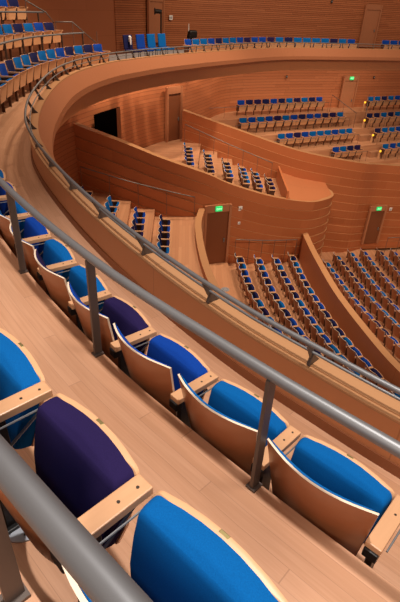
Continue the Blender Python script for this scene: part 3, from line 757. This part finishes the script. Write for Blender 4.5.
# loose chairs before the upper left door, each separate
def loose_chair(x, y, ang, c, lab):
    t = empty('loose_chair', (x, y, .28), ang); tag(t, lab, 'chair', 'loose chairs by the upper left door')
    bm = bmesh.new(); box(bm, (0, -.2, .72), (.48, .06, .46), bev=.02, rx=.12); obj('backrest', bm, M[c], t)
    bm = bmesh.new(); box(bm, (0, .05, .45), (.48, .46, .08), bev=.02); obj('seat', bm, M[c], t)
    for sx in (-1, 1):
        for sy in (-1, 1):
            bm = bmesh.new(); tube(bm, [(sx * .2, .05 + sy * .2, 0), (sx * .19, .05 + sy * .18, .43)], .014, 6); obj('leg', bm, M['black'], t)
a0 = math.atan2(-.72, -.69)
for k, (c, nm) in enumerate((('navy', 'dark navy loose chair with a white cloth on its back, by the upper left door'), ('royal', 'royal blue loose chair second from the left before the upper left door'), ('azure', 'bright blue loose chair directly before the upper left door'), ('azure', 'bright blue loose chair right of the upper left door'))):
    x, y = [(-3.0, 19.75), (-2.62, 20.4), (-2.28, 21.0), (-1.92, 21.6)][k]
    loose_chair(x, y, math.atan2(-.86, -.51), c, nm)
    if k == 0:
        bm = bmesh.new(); box(bm, (x - .12, y + .16, 1.10), (.06, .30, .20), .25, bev=.015); box(bm, (x - .06, y + .05, 1.06), (.05, .16, .28), .25, bev=.015)
        tag(obj('cloth', bm, M['cloth']), 'white cloth hung over the back of the leftmost loose chair', 'cloth')
# lamp on a tall stand, tripod with pole
t = empty('spotlight_stand', (-2.71, 27.7, .25)); tag(t, 'tall black stand with a round spotlight in front of the upper left door', 'lamp stand')
bm = bmesh.new(); tube(bm, [(0, 0, 0), (0, 0, 1.68)], .04, 8); obj('pole', bm, M['black'], t)
bm = bmesh.new(); tube(bm, [(.02, 0, 1.6), (-.12, -.05, 1.62), (-.28, -.12, 1.62)], .10, 12); tube(bm, [(-.28, -.12, 1.62), (-.32, -.13, 1.62)], .15, 12); obj('lamp_head', bm, M['black'], t)
bm = bmesh.new()
for k in range(3): tube(bm, [(0, 0, .35), (.35 * math.cos(2.1 * k), .35 * math.sin(2.1 * k), .02)], .02, 6)
obj('tripod_feet', bm, M['black'], t)
t = empty('microphone_stand', (-1.38, 29.3, .25)); tag(t, 'thin pale pole standing in black bundle at the left end of far balcony row', 'stand')
bm = bmesh.new(); tube(bm, [(0, 0, 0), (0, 0, 1.1)], .025, 8); obj('pole', bm, M['white'], t)
bm = bmesh.new(); box(bm, (.2, .1, .62), (.5, .3, .36), .6, bev=.08); box(bm, (.1, .05, .3), (.3, .3, .6), .6, bev=.05); obj('black_bag', bm, M['black'], t)

# ------------------------------------------------------------------ light
w = bpy.data.worlds.new('world'); SC.world = w; w.use_nodes = True
bg = w.node_tree.nodes['Background']; bg.inputs[0].default_value = (1.0, .66, .48, 1); bg.inputs[1].default_value = .29
WARM = (1, .80, .60)
def spot(x, y, z, tx, ty, tz, e, size=2.2, r=.25, col=(1, .86, .70), blend=.7):
    l = bpy.data.lights.new('ceiling_and_fill_spot', 'SPOT'); l.energy = e; l.spot_size = size; l.spot_blend = blend; l.shadow_soft_size = r; l.color = col
    o = bpy.data.objects.new('ceiling_and_fill_spot', l); C.objects.link(o); o.location = (x, y, z)
    o.rotation_euler = (Vector((tx, ty, tz)) - Vector((x, y, z))).to_track_quat('-Z', 'Y').to_euler(); return o
spot(.2, 1.5, 9.6, .1, 1.7, .5, 3000, 1.1, .16, (1, .95, .90), .7)
spot(-4.2, 10.5, 9.5, -3.9, 10, .3, 700, 1.1, .5, WARM, .8)  # added warm fill to brighten the left balcony floor
spot(3.2, 1.2, 9.5, 2.2, 1.6, .3, 900, 1.1, .9, (1, .93, .86), .7)  # added soft fill over the near rows
spot(-1.5, -4.5, 6.0, .3, 3.0, .2, 1500, 1.0, 1.4, (1, .91, .82), .8)  # added weak fill from behind the camera, lifts the inner parapet panel
spot(13, 5, 8.5, 8, 21, -6, 5600, .95, .5, WARM)
spot(7, 1.0, 10.0, 7, 21, -6, 4600, .85, .5, WARM)
spot(-.5, 17.6, 9.5, -1, 16.5, -5, 5600, 1.9, .4, WARM)
spot(5, 19, 11.5, 5, 19, -5, 2400, 2.0, .5, WARM)
spot(4, 22, 9.0, 5, 36, 3, 2200, 1.8, .5, WARM)  # added to brighten the far upper wall
spot(8, 22, 11.5, 8, 28, -5, 2800, 2.2, .5, WARM)
for k in range(9):
    q = at(sub(G, nearest_s(G, -2.6, 18), sEnd), 1.0 + 2.3 * k); i = nearest_s(G, q[0], q[1]); n = N0[min(int(np.searchsorted(GS, i)), len(G) - 1)]
    spot(q[0] + n[0] * 1.6, q[1] + n[1] * 1.6, -.02, q[0] + n[0] * 3.2, q[1] + n[1] * 3.2, -3.5, 105, 2.2, .06, WARM)
SC.view_settings.view_transform = 'Standard'; SC.view_settings.look = 'None'; SC.view_settings.gamma = 1.0; SC.view_settings.exposure = 0.0
SC.view_settings.use_curve_mapping = False
print('SEATS', NCH, sum(NCH.values()))
